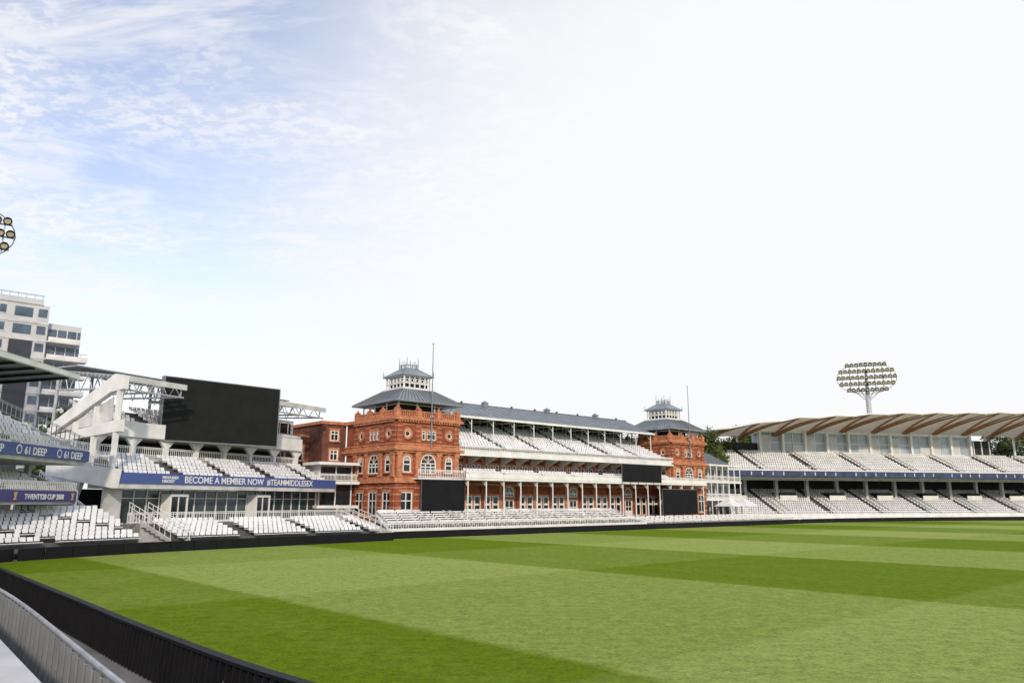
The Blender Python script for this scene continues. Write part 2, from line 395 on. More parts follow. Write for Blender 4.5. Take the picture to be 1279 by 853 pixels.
# ---------------------------------------------------------------- pavilion
rzP=math.atan2(A.y,A.x)
pav=empty('cricket_pavilion',P0,rzP)
wall=MB('brick_walls',pav); trim=MB('terracotta_trim',pav); fr=MB('window_frames',pav); gl=MB('window_glass',pav)
rf=MB('roofs',pav); wh=MB('white_ironwork',pav); wd={'g':gl,'f':fr,'t':trim}
allp=[wall,trim,fr,gl,rf,wh]
def setM(M):
    for x in (trim,fr,gl,wall): x.M=M
def faceL(x0,yb): return Matrix(((0,1,0,x0),(-1,0,0,yb),(0,0,1,0),(0,0,0,1)))
def faceR(x1,yf): return Matrix(((0,-1,0,x1),(1,0,0,yf),(0,0,1,0),(0,0,0,1)))
TW=9.8
def towerface(W,ground=True):
    n=3; bay=W/n
    for k in range(n+1):
        u=min(max(k*bay,.45),W-.45)
        trim.box(u-.42,u+.42,-.14,.1,1.0,6.3,BRICK); trim.box(u-.30,u+.30,-.24,.1,7.05,10.0,TERRA); trim.box(u-.38,u+.38,-.14,.1,11.2,14.1,BRICK)
        trim.box(u-.42,u+.42,-.30,.1,9.7,10.04,TERRA); trim.box(u-.42,u+.42,-.30,.1,7.04,7.3,TERRA)
        for zq in (1.6,2.4,3.2,4.0,4.8,5.6): trim.box(u-.45,u+.45,-.19,.1,zq,zq+.2,TERRA)
        for zq in (11.5,12.1,12.7,13.3): trim.box(u-.41,u+.41,-.18,.1,zq,zq+.14,TERRA)
    for zq in (5.7,9.2,13.5): trim.box(.9,W-.9,-.06,.1,zq,zq+.14,TERRA)
    for k in range(n):
        u=(k+.5)*bay
        if k==1:
            window(wd,u,7.5,2.4,1.25,True,3)
        else:
            window(wd,u,7.6,1.15,1.5,True,1)
        window(wd,u,2.2,1.8,3.0,False,2)
        if k==1:
            for du in (-.8,0,.8):
                window(wd,u+du,11.7,.5,1.2,False,1,sill=False,fw=.08)
        else:
            gl.prismy([(u+.38*math.cos(a*math.pi/6),12.4+.38*math.sin(a*math.pi/6)) for a in range(12)],-.04,.05,GLASS)
            fr.ring(u,12.4,.30,.42,-.09,.05,WHITE,0,2*math.pi,14); trim.ring(u,12.4,.42,.72,-.18,.05,TERRA,0,2*math.pi,14)
def tower(x0,left):
    x1=x0+TW; D=12.
    wall.box(x0,x1,0,D,.9,14.2,BRICK)
    for (z,h,o) in ((.85,.5,.22),(6.3,.28,.34),(6.58,.45,.14),(10.05,.25,.34),(10.3,.35,.60),(10.65,.4,.2),(11.05,.15,.3),(14.1,.3,.5),(14.4,.18,.35)):
        trim.box(x0-o,x1+o,-o,D+o,z,z+h-.003,TERRA)
    for i in range(24):
        xx=x0+i*TW/24+.1; trim.box(xx,xx+.2,-.42,-.1,13.85,14.09,TERRA)
        yy=i*TW/24+.1; trim.box(x0-.42,x0-.1,yy,yy+.2,13.85,14.09,TERRA)
    setM(Matrix.Translation((x0,0,0))); towerface(TW)
    setM(faceL(x0,TW)); towerface(TW)
    setM(faceR(x1,0)); towerface(TW) ; setM(I4)
    def bal(p,q):
        p=Vector(p);q=Vector(q);n=int((q-p).length/.32)
        for i in range(n):
            c=p+(q-p)*((i+.5)/n); trim.box(c.x-.08,c.x+.08,c.y-.08,c.y+.08,14.58,15.2,TERRA)
        a=(min(p.x,q.x)-.14,max(p.x,q.x)+.14,min(p.y,q.y)-.14,max(p.y,q.y)+.14)
        trim.box(*a,15.2,15.36,TERRA)
    bal((x0+.5,.1),(x1-.5,.1)); bal((x0+.1,.5),(x0+.1,TW-.5)); bal((x1-.1,.5),(x1-.1,TW-.5))
    for (cx,cy) in ((x0+.15,.15),(x1-.15,.15),(x0+.15,TW-.15),(x1-.15,TW-.15),(x0+3.3,.08),(x0+6.5,.08),(x0+.08,3.3),(x0+.08,6.5)):
        trim.box(cx-.32,cx+.32,cy-.32,cy+.32,14.57,15.5,TERRA)
        trim.frus((cx-.36,cx+.36,cy-.36,cy+.36),15.5,(cx-.1,cx+.1,cy-.1,cy+.1),15.75,TERRA)
        trim.cyl((cx,cy,15.72),(cx,cy,15.98),.2,.06,TERRA)
    for i in range(4):
        for j in range(4):
            if i in(0,3) or j in (0,3):
                cx=x0+.7+i*(TW-1.4)/3; cy=.7+j*(TW-1.4)/3
                wh.box(cx-.07,cx+.07,cy-.07,cy+.07,14.5,16.6,WHITE)
    wh.box(x0+.7,x1-.7,.66,.74,16.15,16.22,WHITE); wh.box(x0+.66,x0+.74,.75,TW-.7,16.15,16.22,WHITE)
    wall.box(x0+2.2,x1-2.2,2.2,TW-1,14.5,16.55,DARK)
    o=.5
    rf.box(x0-o,x1+o,-o,TW+o,16.42,16.6,LEAD)
    cx=(x0+x1)/2; cy=TW/2; q=2.2
    rf.frus((x0-o+.03,x1+o-.03,-o+.03,TW+o-.03),16.603,(cx-q-.35,cx+q+.35,cy-q-.35,cy+q+.35),18.5,LEAD)
    for k in range(-9,10):
        f=k/9.; 
        a=Vector((cx+f*(TW/2+.4),-.45,16.66)); b=Vector((cx+f*(q+.3),cy-q-.33,18.52)); rf.cyl(a,b,.05,.05,SLATE,4)
        a=Vector((x0-.45,cy+f*(TW/2+.4),16.66)); b=Vector((cx-q-.33,cy+f*(q+.3),18.52)); rf.cyl(a,b,.05,.05,SLATE,4)
    wh.box(cx-q-.3,cx+q+.3,cy-q-.3,cy+q+.3,18.5,18.75,WHITE)
    rf.box(cx-q+.35,cx+q-.35,cy-q+.35,cy+q-.35,18.75,20.3,DARK)
    for k in range(6):
        f=-q+.15+k*(2*q-.3)/5
        for (ax,ay) in ((cx+f,cy-q+.1),(cx+f,cy+q-.1),(cx-q+.1,cy+f),(cx+q-.1,cy+f)):
            wh.box(ax-.07,ax+.07,ay-.07,ay+.07,18.75,20.35,WHITE)
    for k in range(5):
        f=-q+.15+(k+.5)*(2*q-.3)/5
        wh.ring(cx+f,19.75,.2,.28,cy-q+.05,cy-q+.13,WHITE,0,2*math.pi,8)
        wh.M=faceL(cx-q,cy); wh.ring(f,19.75,.2,.28,.05,.13,WHITE,0,2*math.pi,8); wh.M=I4
    for zt in (19.3,20.2): 
        wh.box(cx-q-.02,cx+q+.02,cy-q,cy-q+.2,zt,zt+.14,WHITE); wh.box(cx-q,cx-q+.2,cy-q+.2,cy+q,zt,zt+.137,WHITE)
    rf.box(cx-q-.3,cx+q+.3,cy-q-.3,cy+q+.3,20.35,20.5,LEAD)
    rf.frus((cx-q-.28,cx+q+.28,cy-q-.28,cy+q+.28),20.503,(cx-.9,cx+.9,cy-.9,cy+.9),21.6,LEAD)
    for k in range(7):
        f=-.9+k*.3
        for (ax,ay) in ((cx+f,cy-.9),(cx-.9,cy+f),(cx+f,cy+.9),(cx+.9,cy+f)):
            wh.cyl((ax,ay,21.6),(ax,ay,22.3 if k%2 else 22.6),.045,.025,GREY,4)
    wh.box(cx-.95,cx+.95,cy-.95,cy-.87,21.95,22.04,GREY); wh.box(cx-.95,cx-.87,cy-.87,cy+.9,21.95,22.04,GREY)
    for (ax,ay) in ((-1,-1),(1,-1),(-1,1),(1,1)): wh.cyl((cx+ax*.9,cy+ay*.9,21.6),(cx+ax*.9,cy+ay*.9,23.1),.08,.03,GREY,6)
    for (ax,ay) in ((-1,-1),(1,-1),(-1,1),(1,1)): wh.cyl((cx+ax*(q+.2),cy+ay*(q+.2),20.5),(cx+ax*(q+.2),cy+ay*(q+.2),21.2),.08,.03,GREY,6)
tower(0,True); tower(56.4,False)
wh.box(2.6,9.9,-1.3,-.2,6.75,6.95,WHITE)
picket(wh,[(2.6,-1.25),(9.9,-1.25)],6.95,1.0,.28)
# centre block
X0=TW; X1=56.4
wall.box(X0,X1,3.0,14,.9,10.4,BRICK)
trim.box(X0,X1,2.72,3.0,6.2,6.55,TERRA); trim.box(X0,X1,2.75,3.0,9.75,10.1,TERRA)
setM(Matrix.Translation((X0,3.0,0)))
Lc=X1-X0; nb=14; bay=Lc/nb
for k in range(nb+1):
    u=min(max(k*bay,.3),Lc-.3); trim.box(u-.28,u+.28,-.2,.1,.95,6.2,TERRA if k%2 else BRICK); trim.box(u-.25,u+.25,-.2,.1,6.95,9.75,TERRA)
for k in range(nb):
    u=(k+.5)*bay
    if k%4==3:
        window(wd,u,1.35,1.8,2.9,False,2,glass=GLASS,fw=.2); fr.box(u-.8,u+.8,-.1,.05,1.48,2.6,WHITE)
        window(wd,u,4.7,1.8,.6,True,3,sill=False,fw=.16)
    else:
        window(wd,u-.75,1.8,1.2,3.0,False,1,fw=.18); window(wd,u+.75,1.8,1.2,3.0,False,1,fw=.18)
        fr.box(u-1.3,u+1.3,-.1,.05,3.5,3.66,WHITE)
    for du in (-.98,0,.98): window(wd,u+du,7.5,.66,1.6,False,1,sill=False,fw=.12)
setM(I4)
wh.box(X0-.4,63.5,-2.2,-2.0,6.75,7.0,WHITE); wh.box(X0-.4,X1,-2.0,2.7,6.75,6.9,WHITE2); wh.box(X1,63.5,-2.0,-.5,6.75,6.9,WHITE2)
picket(wh,[(X0-.3,-2.1),(63.4,-2.1)],7.0,.95,.22)
wh.box(X0-.3,63.4,-2.13,-2.07,7.05,7.6,WHITE)
for k in range(18):
    xx=X0+.2+k*3.1; wh.cyl((xx,-1.9,1.0),(xx,-1.9,6.75),.09,.08,WHITE,8)
    wh.prism([(-1.9,6.74),(-.9,6.74),(-1.9,5.9)],xx-.04,xx+.04,WHITE)
bst=MB('balcony_seats',pav); stp=MB('terrace_steps',pav)
tier(stp,bst,[(X0+.3,-1.6),(X1-.2,-1.6)],3,.8,.32,7.0,7.,1.,smt=STEP2)
wall.prism([(-.2,10.15),(-.2,10.45),(10.6,14.4),(10.6,13.8),(3,10.9),(3,10.15)],X0+.01,X1-.01,WHITE2)
tier(stp,bst,[(X0+.3,.3),(X1-.2,.3)],11,.86,.37,10.85,7.6,1.1,smt=STEP2)
wh.box(X0,X1,-.45,-.2,10.0,10.75,WHITE); picket(wh,[(X0,-.35),(X1,-.35)],10.75,.6,.3)
for k in range(16):
    xx=X0+1+k*3.0; wh.prism([(-.2,10.14),(3.0,10.14),(3.0,8.8)],xx-.06,xx+.06,WHITE)
for k in (0,1,2,3,4,5):
    xx=X0+.3+k*7.6+.55
    wh.cyl((xx,.3,11.6),(xx,9.8,15.8),.045,.045,WHITE,5)
    for j in range(8): yy=.4+j*1.3; wh.cyl((xx,yy,10.8+(yy)*.43),(xx,yy,11.65+yy*.442),.03,.03,WHITE,4)
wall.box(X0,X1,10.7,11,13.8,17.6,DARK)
for k in range(31):
    xx=X0+.2+k*1.53; wh.box(xx-.05,xx+.05,10.55,10.69,14.8,17.4,WHITE)
wh.box(X0,X1,10.5,10.7,14.5,14.9,WHITE); wh.box(X0,X1,10.53,10.7,16.1,16.2,WHITE)
cz=[(3.2,15.75),(9.8,18.5),(13.6,17.0),(13.6,16.8),(9.8,18.2),(3.2,15.6)]
rf.prism(cz,X0+.3,X1-.3,LEAD)
for k in range(62):
    xx=X0+.6+k*.74; rf.cyl((xx,3.25,15.80),(xx,9.75,18.51),.04,.04,SLATE if k%2 else LEAD,4)
rf.cyl((X0,9.8,18.55),(X1,9.8,18.55),.1,.1,LEAD,6)
wh.box(X0+.3,X1-.3,3.05,3.2,15.5,15.82,WHITE)
for k in range(12):
    xx=X0+1+k*4.05; wh.cyl((xx,3.5,11.6),(xx,3.5,15.7),.08,.08,WHITE,6); wh.cyl((xx,3.5,14.6),(xx,5.2,16.2),.05,.05,WHITE,5); wh.cyl((xx,8.5,14.6),(xx,8.5,17.9),.08,.08,WHITE,6)
    wh.box(xx-.05,xx+.05,3.4,10.5,15.45,15.55,WHITE)
for xx in (22.5,36,48): 
    rf.box(xx-.35,xx+.35,9.4,10.2,18.4,18.9,LEAD); rf.frus((xx-.5,xx+.5,9.3,10.3),18.9,(xx-.05,xx+.05,9.75,9.85),19.3,LEAD)
for k in range(9): xx=X0+3+k*5.1; wh.box(xx-.12,xx+.12,9.65,9.9,18.6,18.85,DARK)
# front terrace: white benches on grey steps
for i in range(7):
    xa=-5.2+i*.35
    stp.box(xa,40,-7.0+i*.9,-6.1+i*.9,0.0,.95+i*.24,STEP)
    for k in range(18):
        xs=xa+.3+k*2.5
        if xs+2.2<40:
            stp.box(xs,xs+2.3,-6.50+i*.9,-6.2+i*.9,1.33+i*.24,1.37+i*.24,WHITE); stp.box(xs,xs+2.3,-6.2+i*.9,-6.15+i*.9,1.50+i*.24,1.64+i*.24,WHITE)
            for q in (.2,1.9): stp.box(xs+q,xs+q+.06,-6.45+i*.9,-6.16+i*.9,.95+i*.24,1.34+i*.24,WHITE)
for i in range(5):
    stp.box(40.01,88-i*2.5,-7.0+i*.9,-6.1+i*.9,0.0,.6+i*.17,STEP)
    for k in range(18):
        xs=40.4+k*2.5
        if xs+2.2<87-i*2.5: stp.box(xs,xs+2.15,-6.4+i*.9,-6.33+i*.9,.95+i*.17,1.15+i*.17,WHITE)
stp.box(-1,66,-.7,2.99,0,.94,STEP2)
picket(wh,[(-5.4,-7.15),(40,-7.15)],.9,.85,.34); picket(wh,[(40.3,-7.15),(88,-7.15)],.65,.65,.34)
wh.box(-5.4,40,-7.2,-7.16,.75,1.1,WHITE)
picket(wh,[(-5.4,-7.1),(-3,-.8)],.9,.95,.2,z1=2.0)
picket(wh,[(-3,-.75),(40,-.75)],2.3,.6,.34)
for k in range(8):
    xx=1+k*5.2
    wh.cyl((xx,-7.1,1.9),(xx,-.8,3.1),.04,.04,WHITE,5); wh.cyl((xx+1,-7.1,1.9),(xx+1,-.8,3.1),.04,.04,WHITE,5)
# link building + brick annexe on the left side
wall.box(-3.5,-.0,12.3,24,.9,14.2,DBRICK); wall.box(-9,-3.5,16,26,.9,12.6,DBRICK)
trim.box(-3.8,0,12.1,24.2,14.2,14.6,TERRA); trim.box(-9.3,-3.6,15.8,26,12.6,12.95,TERRA)
setM(Matrix.Translation((-9,16,0)))
for k in range(2):
    for z in (2.5,6.2,9.4): window(wd,1.4+k*2.6,z,1.2,1.9,False,2)
setM(Matrix.Translation((-3.5,12.3,0)))
for z in (2.5,6.2,9.4,12): window(wd,1.7,z,1.2,1.4,False,2)
setM(I4)
wall.box(-5.5,-.6,9.3,12.0,.9,8.6,WHITE2)
for z in (3.2,6.2,8.6): wh.box(-6.3,-.4,7.6,12.05,z,z+.35,WHITE)
picket(wh,[(-6.2,7.7),(-.6,7.7)],6.55,.9,.2); gl.box(-5.3,-.8,9.2,9.3,3.6,6.1,GLASS); gl.box(-5.3,-.8,9.2,9.3,6.6,8.4,GLASS)
for q in (-5.4,-3.1,-.8): wh.box(q,q+.12,9.05,9.19,3.55,8.6,WHITE)
# white members' building to the right
wall.box(67,78.5,3,12,.9,10.8,WHITE2)
rf.prism([(2.2,10.8),(7.5,13.4),(12.8,10.8)],66.6,78.9,SLATE)
for z in (4.2,7.4,10.5):
    wh.box(66.9,79.2,.6,3.0,z,z+.3,WHITE)
for z in (4.5,7.7): picket(wh,[(67,.7),(79,.7)],z,.95,.25)
for k in range(7): wh.box(67.1+k*1.95,67.25+k*1.95,.62,.76,.9,10.5,WHITE)
for z in (1.5,5,8.1):
    for k in range(5): gl.box(67.7+k*2.2,69.2+k*2.2,2.93,3.0,z,z+1.9,GLASS)
for x in (70,75): 
    rf.frus((x,x+4.5,-2.8,1),3.2,(x+2,x+2.5,-.9,-.6),4.6,WHITE); 
    for q in (x+.1,x+4.3): wh.box(q,q+.1,-2.7,-2.6,.9,3.2,WHITE)
for x in allp+[bst,stp]: x.build()

def sight(x0,x1,y,z0,z1):
    e=empty('sight_screen',P0,rzP); b=MB('screen_panel',e); b.box(x0,x1,y-.08,y,z0,z1,BLACK); b.build()
    f=MB('frame',e)
    for i in range(6): 
        xx=x0+(x1-x0)*i/5; f.box(xx-.04,xx+.04,y+.003,y+.12,z0-.4,z1,GREY)
    f.box(x0-.06,x1+.06,y-.12,y+.02,z1,z1+.08,GREY); f.build()
sight(3.0,9.7,-1.5,2.6,6.7); sight(40.5,50.3,-2.3,7.1,9.8); sight(50.5,60,-2.35,2.0,6.0)
for (t,s) in ((4.9,-.65),(61.2,-.65)):
    v=P0+A*t+B*s; e=empty('flagpole',v,0); b=MB('pole',e); b.cyl((0,0,10.6),(0,0,24.2),.10,.05,GREY,8); b.cyl((0,0,24.2),(0,0,24.4),.12,.12,GOLD,8); b.box(-.25,.25,-.05,.6,12.3,12.5,GREY); b.box(-.25,.25,-.05,.6,14.6,14.8,GREY); b.build()

# ---------------------------------------------------------------- lower terraces following the boundary
e=empty('seating_terrace'); st=MB('steps',e); se=MB('seats',e); wa=MB('stair_walls',e)
bp=[p for p in FP if 42<=p.y<=64.5]
tier(st,se,offset(bp,1.3),9,.85,.27,.75,8.9,1.0)
bp2=[p for p in FP if 64.2<=p.y<=83]
tier(st,se,offset(bp2,1.3),6,.85,.22,.7,7.0,1.1)
def flight(p,t,n0,n1,z0,z1):
    n=Vector((-t.y,t.x))
    for dx in (0,1.7):
        q=p+t*dx; a=q+n*n0; b=q+n*n1; w=t*.09
        wa.add([(v.x,v.y,0) for v in (a,b,b+w,a+w)]+[(a.x,a.y,z0),(b.x,b.y,z1),(b.x+w.x,b.y+w.y,z1),(a.x+w.x,a.y+w.y,z0)],[(0,3,2,1),(4,5,6,7),(0,1,5,4),(1,2,6,5),(2,3,7,6),(3,0,4,7)],WHITE2)
        for r in (.55,.95): wa.cyl((a.x,a.y,z0+r),(b.x,b.y,z1+r),.035,.035,WHITE,5)
        for k in range(9):
            c=a+(b-a)*k/8; z=z0+(z1-z0)*k/8; wa.cyl((c.x,c.y,z),(c.x,c.y,z+.95),.03,.03,WHITE,5)
T=(bp2[1]-bp2[0]).normalized()
flight(bp2[0]+T*.2,T,1.3,9.0,.95,3.0)
T=(bp2[-1]-bp2[-2]).normalized(); flight(bp2[-1]-T*.5,T,1.3,9.,.8,2.7)
st.build(); se.build(); wa.build()

# ---------------------------------------------------------------- middle grandstand with screen
ang=R(64); O=Vector((-35,72,0))
gs=empty('grandstand',O,ang)
c=MB('white_structure',gs); gz=MB('glazing',gs); ss=MB('seats',gs); sp2=MB('tier_steps',gs); stl=MB('steel_roof_frames',gs); rail=MB('railings',gs)
XE=28.
c.box(-2,XE,-3.4,12,0,2.1,CONC)
gz.box(-1.5,XE-.5,6.5,11,2.1,5.2,DARK)
gz.box(-1.5,XE-.5,2.0,2.06,2.15,5.15,GLASSB)
for k in range(21):
    xx=-1.5+k*1.45; c.box(xx-.05,xx+.05,1.9,2.0,2.1,5.2,WHITE)
c.box(-1.5,XE-.5,1.92,1.99,4.3,4.37,WHITE)
c.box(-2,-.2,1.5,1.88,2.1,5.2,WHITE2)
for xx in (4.5,16.0):
    c.box(xx,xx+.18,.6,1.9,2.1,4.5,WHITE); c.box(xx+2.0,xx+2.18,.6,1.9,2.1,4.5,WHITE); c.box(xx,xx+2.18,.55,1.95,4.5,4.75,WHITE); gz.box(xx+.2,xx+1.98,.7,.75,2.15,4.5,GLASS)
    c.box(xx+1.0,xx+1.1,.62,.7,2.1,4.5,WHITE)
c.box(-2,XE+.5,-.2,4,5.2,5.65,WHITE2)
c.box(-2,XE+.5,-.3,.1,5.65,6.65,BLUE)
tier(sp2,ss,[(-1.8,.3),(XE,.3)],6,.8,.36,6.2,6.5,1.1)
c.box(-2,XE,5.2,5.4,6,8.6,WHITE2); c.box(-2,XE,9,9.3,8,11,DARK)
c.box(-2,XE,5.1,9.0,8.45,8.6,WHITE2)
for k in range(8):
    xx=-.5+k*4.0; c.box(xx-.22,xx+.22,5.3,5.8,8.6,10.3,WHITE)
    c.prismy([(xx-.22,10.3),(xx-1.0,10.3),(xx-.22,9.5)],5.35,5.7,WHITE); c.prismy([(xx+.22,10.3),(xx+.22,9.5),(xx+1.0,10.3)],5.35,5.7,WHITE)
picket(rail,[(-2,5.6),(XE,5.6)],8.6,.9,.25)
c.box(-2,XE,5.2,11,10.3,11.1,WHITE2)
c.box(-2,XE,5.0,5.2,10.4,11.9,WHITE)
tier(sp2,ss,[(-1.8,5.4),(XE,5.4)],6,.8,.4,11.3,6.5,1.1)
c.box(19.8,XE,5.3,9.5,11.95,12.3,WHITE); c.box(20,XE-.2,6.5,9.5,12.3,14.3,WHITE2); gz.box(20.6,XE-.8,6.4,6.49,12.6,13.9,GLASS)
for k in range(5): gz.box(20.6+k*1.5,20.72+k*1.5,6.33,6.39,12.6,13.9,WHITE)
def zt(y): return 15.5+(y-1.5)*.13
for k in range(17):
    xx=-1.6+k*1.8
    y0=1.5 if (xx<6 or xx>19.6) else 6.6
    stl.cyl((xx,y0,zt(y0)),(xx,11.5,zt(11.5)),.10,.10,LGREY,6)
    if k%2==0:
        stl.cyl((xx,10.8,11.5),(xx,10.8,16.7),.16,.16,LGREY,8)
        stl.cyl((xx,y0+.3,14.5),(xx,11.0,14.9),.10,.10,LGREY,6)
        n=5; dy=(10.5-y0)/n
        for j in range(n):
            y=y0+.3+j*dy; stl.cyl((xx,y,14.55),(xx,y+dy/2,zt(y+dy/2)),.055,.055,LGREY,5); stl.cyl((xx,y+dy/2,zt(y+dy/2)),(xx,y+dy,14.6),.055,.055,LGREY,5)
        stl.cyl((xx,y0+.2,zt(y0)),(xx,y0+.3,14.5),.08,.08,LGREY,6)
for (xa,xb,y0) in ((-2,6,1.5),(6,19.6,6.6),(19.6,XE,1.5)):
    y=y0
    while y<11.4:
        stl.box(xa,xb,y,y+.2,zt(y)+.10,zt(y)+.22,LGREY); y+=.62
    stl.box(xa,xb,y0-.12,y0,zt(y0)-.25,zt(y0)+.3,WHITE2); stl.cyl((xa,y0+.3,14.5),(xb,y0+.3,14.5),.09,.09,LGREY,6)
stl.box(-2,XE,7.5,11.6,zt(11.5)+.25,zt(11.5)+.35,LGREY)
# open end of the stand: raking white beams, columns, dark void, stair with railings
c.prism([(-.3,15.5),(1.0,15.7),(9.6,11.4),(9.6,10.3),(1.4,14.0),(-.3,14.2)],-2.6,-2.05,WHITE)
c.prism([(-.3,11.4),(9.6,10.2),(9.6,9.5),(-.3,10.3)],-2.6,-2.05,WHITE)
c.prism([(1.4,13.6),(8.9,10.6),(1.4,11.25)],-2.2,-2.1,WHITE2)
for yy in (.2,3.2,6.0): c.box(-2.55,-2.15,yy,yy+.35,6.6,15.2-.48*yy-(.9 if yy>1 else 0),WHITE)
c.prism([(-.6,6.9),(9.5,8.0),(9.5,6.6),(3,5.6),(-.3,5.2)],-2.6,-2.05,WHITE)
c.prism([(4.2,6.0),(9.5,6.55),(9.5,0),(6.5,0),(5.5,3.0)],-2.55,-2.1,WHITE2)
for k in range(9): c.box(-3.9,-2.65,1.0+k*.8,1.8+k*.8,2.2+k*.42,2.45+k*.42,WHITE2)
picket(rail,[(-3.95,1.0),(-3.96,8.2)],2.5,1.0,.3,z1=5.9)
picket(rail,[(-2.7,-.2),(-2.71,9.4)],7.0,1.0,.3,z1=8.1)
c.box(-1.5,XE-.5,-3.3,-3.1,2.1,2.2,WHITE)
picket(rail,[(-3,-3.2),(XE,-3.2)],2.1,.95,.3)
c.prism([(-9,0),(-9,1.0),(-.9,2.6),(-.9,0)],XE+.1,XE+.4,WHITE)
for b in (c,gz,ss,sp2,stl,rail): b.build()
text(gs,'banner_lettering','BECOME A MEMBER NOW  #TEAMMIDDLESEX',.92,(5.2,-.32,5.83),WHITE)
text(gs,'banner_small_lettering','MIDDLESEX\nCRICKET',.36,(2.6,-.32,6.18),WHITE)
# video screen
a=Vector((-36.8,80,0)); b_=Vector((-27.7,90,0)); d=b_-a
vs=empty('video_screen',a,math.atan2(d.y,d.x)); b=MB('screen_panel',vs); wL=d.length
b.box(0,wL,0,.5,10.4,17.05,SCRN); b.build()
b=MB('frame',vs); b.box(-.12,wL+.12,.05,.7,10.25,10.39,GREY); b.box(-.12,wL+.12,.05,.7,17.06,17.15,GREY); b.box(-.14,-.003,.03,.7,10.2,17.15,GREY); b.box(wL+.003,wL+.14,.03,.7,10.2,17.15,GREY)
for k in range(5): 
    xx=.5+k*wL/5; b.cyl((xx,.7,10.5),(xx,.7,17),.12,.12,GREY,6); b.cyl((xx,.7,14),(xx,4,11),.08,.08,GREY,6)
for k in range(1,8): b.box(wL*k/8-.008,wL*k/8+.008,-.006,-.002,10.45,17.0,BLACK)
for k in range(1,5): b.box(.05,wL-.05,-.006,-.002,10.4+k*1.33-.008,10.4+k*1.33+.008,BLACK)
b.build()

# ---------------------------------------------------------------- left grandstand
gl2=empty('grandstand',(-36.4,66,0),R(91.4))
c=MB('structure',gl2); ss=MB('seats',gl2); st2=MB('tier_steps',gl2); rl2=MB('railings',gl2)
XL=-1.2
c.box(-34,XL,0,.25,4.0,4.85,PURP); c.box(-34,XL,.25,9,3.8,4.0,WHITE2)
tier(st2,ss,[(-34,.5),(XL-.3,.5)],5,.8,.34,4.5,8,1.1)
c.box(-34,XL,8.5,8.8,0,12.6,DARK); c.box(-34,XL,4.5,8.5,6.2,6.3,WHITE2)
c.box(-34,XL+.2,-.6,-.35,7.3,8.15,BLUE); c.box(-34,XL+.2,-.35,8.5,7.0,7.3,WHITE2)
tier(st2,ss,[(-34,-.2),(XL,-.2)],9,.85,.42,7.7,8,1.1)
for xx in range(-32,1,6): 
    c.box(xx-.2,xx+.2,3.6,4.0,0,7.0,WHITE2)
for xx in range(-32,-8,6):
    c.cyl((xx,5.5,10),(xx,5.5,13.0),.15,.15,WHITE,8)
    c.prism([(1.0,13.0),(9,12.3),(9,11.6),(5.5,12.2)],xx-.08,xx+.08,GREY)
c.prism([(-2.5,13.3),(-2.5,13.5),(9.5,13.9),(9.5,12.5)],-34,-8.4,GREY)
c.prism([(-2.9,13.2),(-2.9,13.6),(-2.52,13.6),(-2.52,13.2)],-34,-8.2,WHITE)
c.prism([(-2.9,13.61),(9.6,14.05),(9.6,13.95),(-2.9,13.55)],-34,-8.3,LGREY)
for k in range(12): 
    c.prism([(-2.4,13.15),(-2.4,13.29),(9.3,12.5),(9.3,12.2)],-33+k*2.2,-32.85+k*2.2,DARK)
picket(rl2,[(-34,-.45),(XL,-.45)],8.15,.75,.25,WHITE,.03); picket(rl2,[(-34,.1),(XL,.1)],4.85,.7,.25,WHITE,.03)
c.prism([(-.3,7.0),(-.3,8.2),(8.5,11.8),(8.5,10.6)],XL+.21,XL+.45,WHITE2); c.prism([(0,3.7),(0,4.9),(5,6.6),(5,3.7)],XL+.02,XL+.2,WHITE2)
picket(rl2,[(XL+.3,-.3),(XL+.32,8)],8.2,1.0,.4,GREY,.03,z1=11.8)
for b in (c,ss,st2,rl2): b.build()
for k in range(5):
    x=-4.9-k*5.2
    text(gl2,'banner_lettering','61 DEEP',.78,(x,-.62,7.42),WHITE)
    b=MB('banner_roundel',gl2); b.M=Matrix.Translation((x-.7,-.63,7.72))@Matrix.Rotation(R(90),4,'X'); b.cyl((0,0,0),(0,0,.02),.34,.34,WHITE,16); b.cyl((0,0,.02),(0,0,.03),.24,.24,BLUE,16); b.build()
text(gl2,'lower_banner_lettering','TWENTY20 CUP 2008',.55,(-8.4,-.02,4.2),WHITE); text(gl2,'lower_banner_lettering','CUP 2004',.55,(-13.8,-.02,4.2),WHITE)
for x in (-9.5,-1.8):
    b=MB('trophy_print',gl2); b.prismy([(x-.2,4.15),(x+.2,4.15),(x+.05,4.3),(x+.22,4.7),(x-.22,4.7),(x-.05,4.3)],-.03,0,GOLD); b.build()

# ---------------------------------------------------------------- right grandstand with timber-ribbed canopy
wr=empty('canopy_grandstand',(46,160,0),R(16))
c=MB('structure',wr); ss=MB('seats',wr); st3=MB('tier_steps',wr); gz=MB('glazed_boxes',wr); ro=MB('canopy_roof',wr); rb=MB('timber_ribs',wr); rl3=MB('railings',wr)
tier(st3,ss,[(-2,1),(110,1)],14,.86,.40,.9,13,1.3,.56,STEP)
c.box(-2,110,.6,.85,0,1.5,WHITE)
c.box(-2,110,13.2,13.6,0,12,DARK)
for xx in range(0,110,8): c.box(xx-.35,xx+.35,8.5,9.2,3,8.9,WHITE2)
c.box(-6,110,.3,13,8.9,9.5,CONC); c.box(-6.2,110,-.1,.29,9.2,10.6,NAVY)
c.box(-6.2,110,-.14,-.1,10.45,10.65,WHITE)
c.box(-6,110,1.5,1.7,8.5,8.89,WHITE2)
tier(st3,ss,[(-6,.7),(110,.7)],11,.92,.43,10.3,13,1.3,.56,STEP)
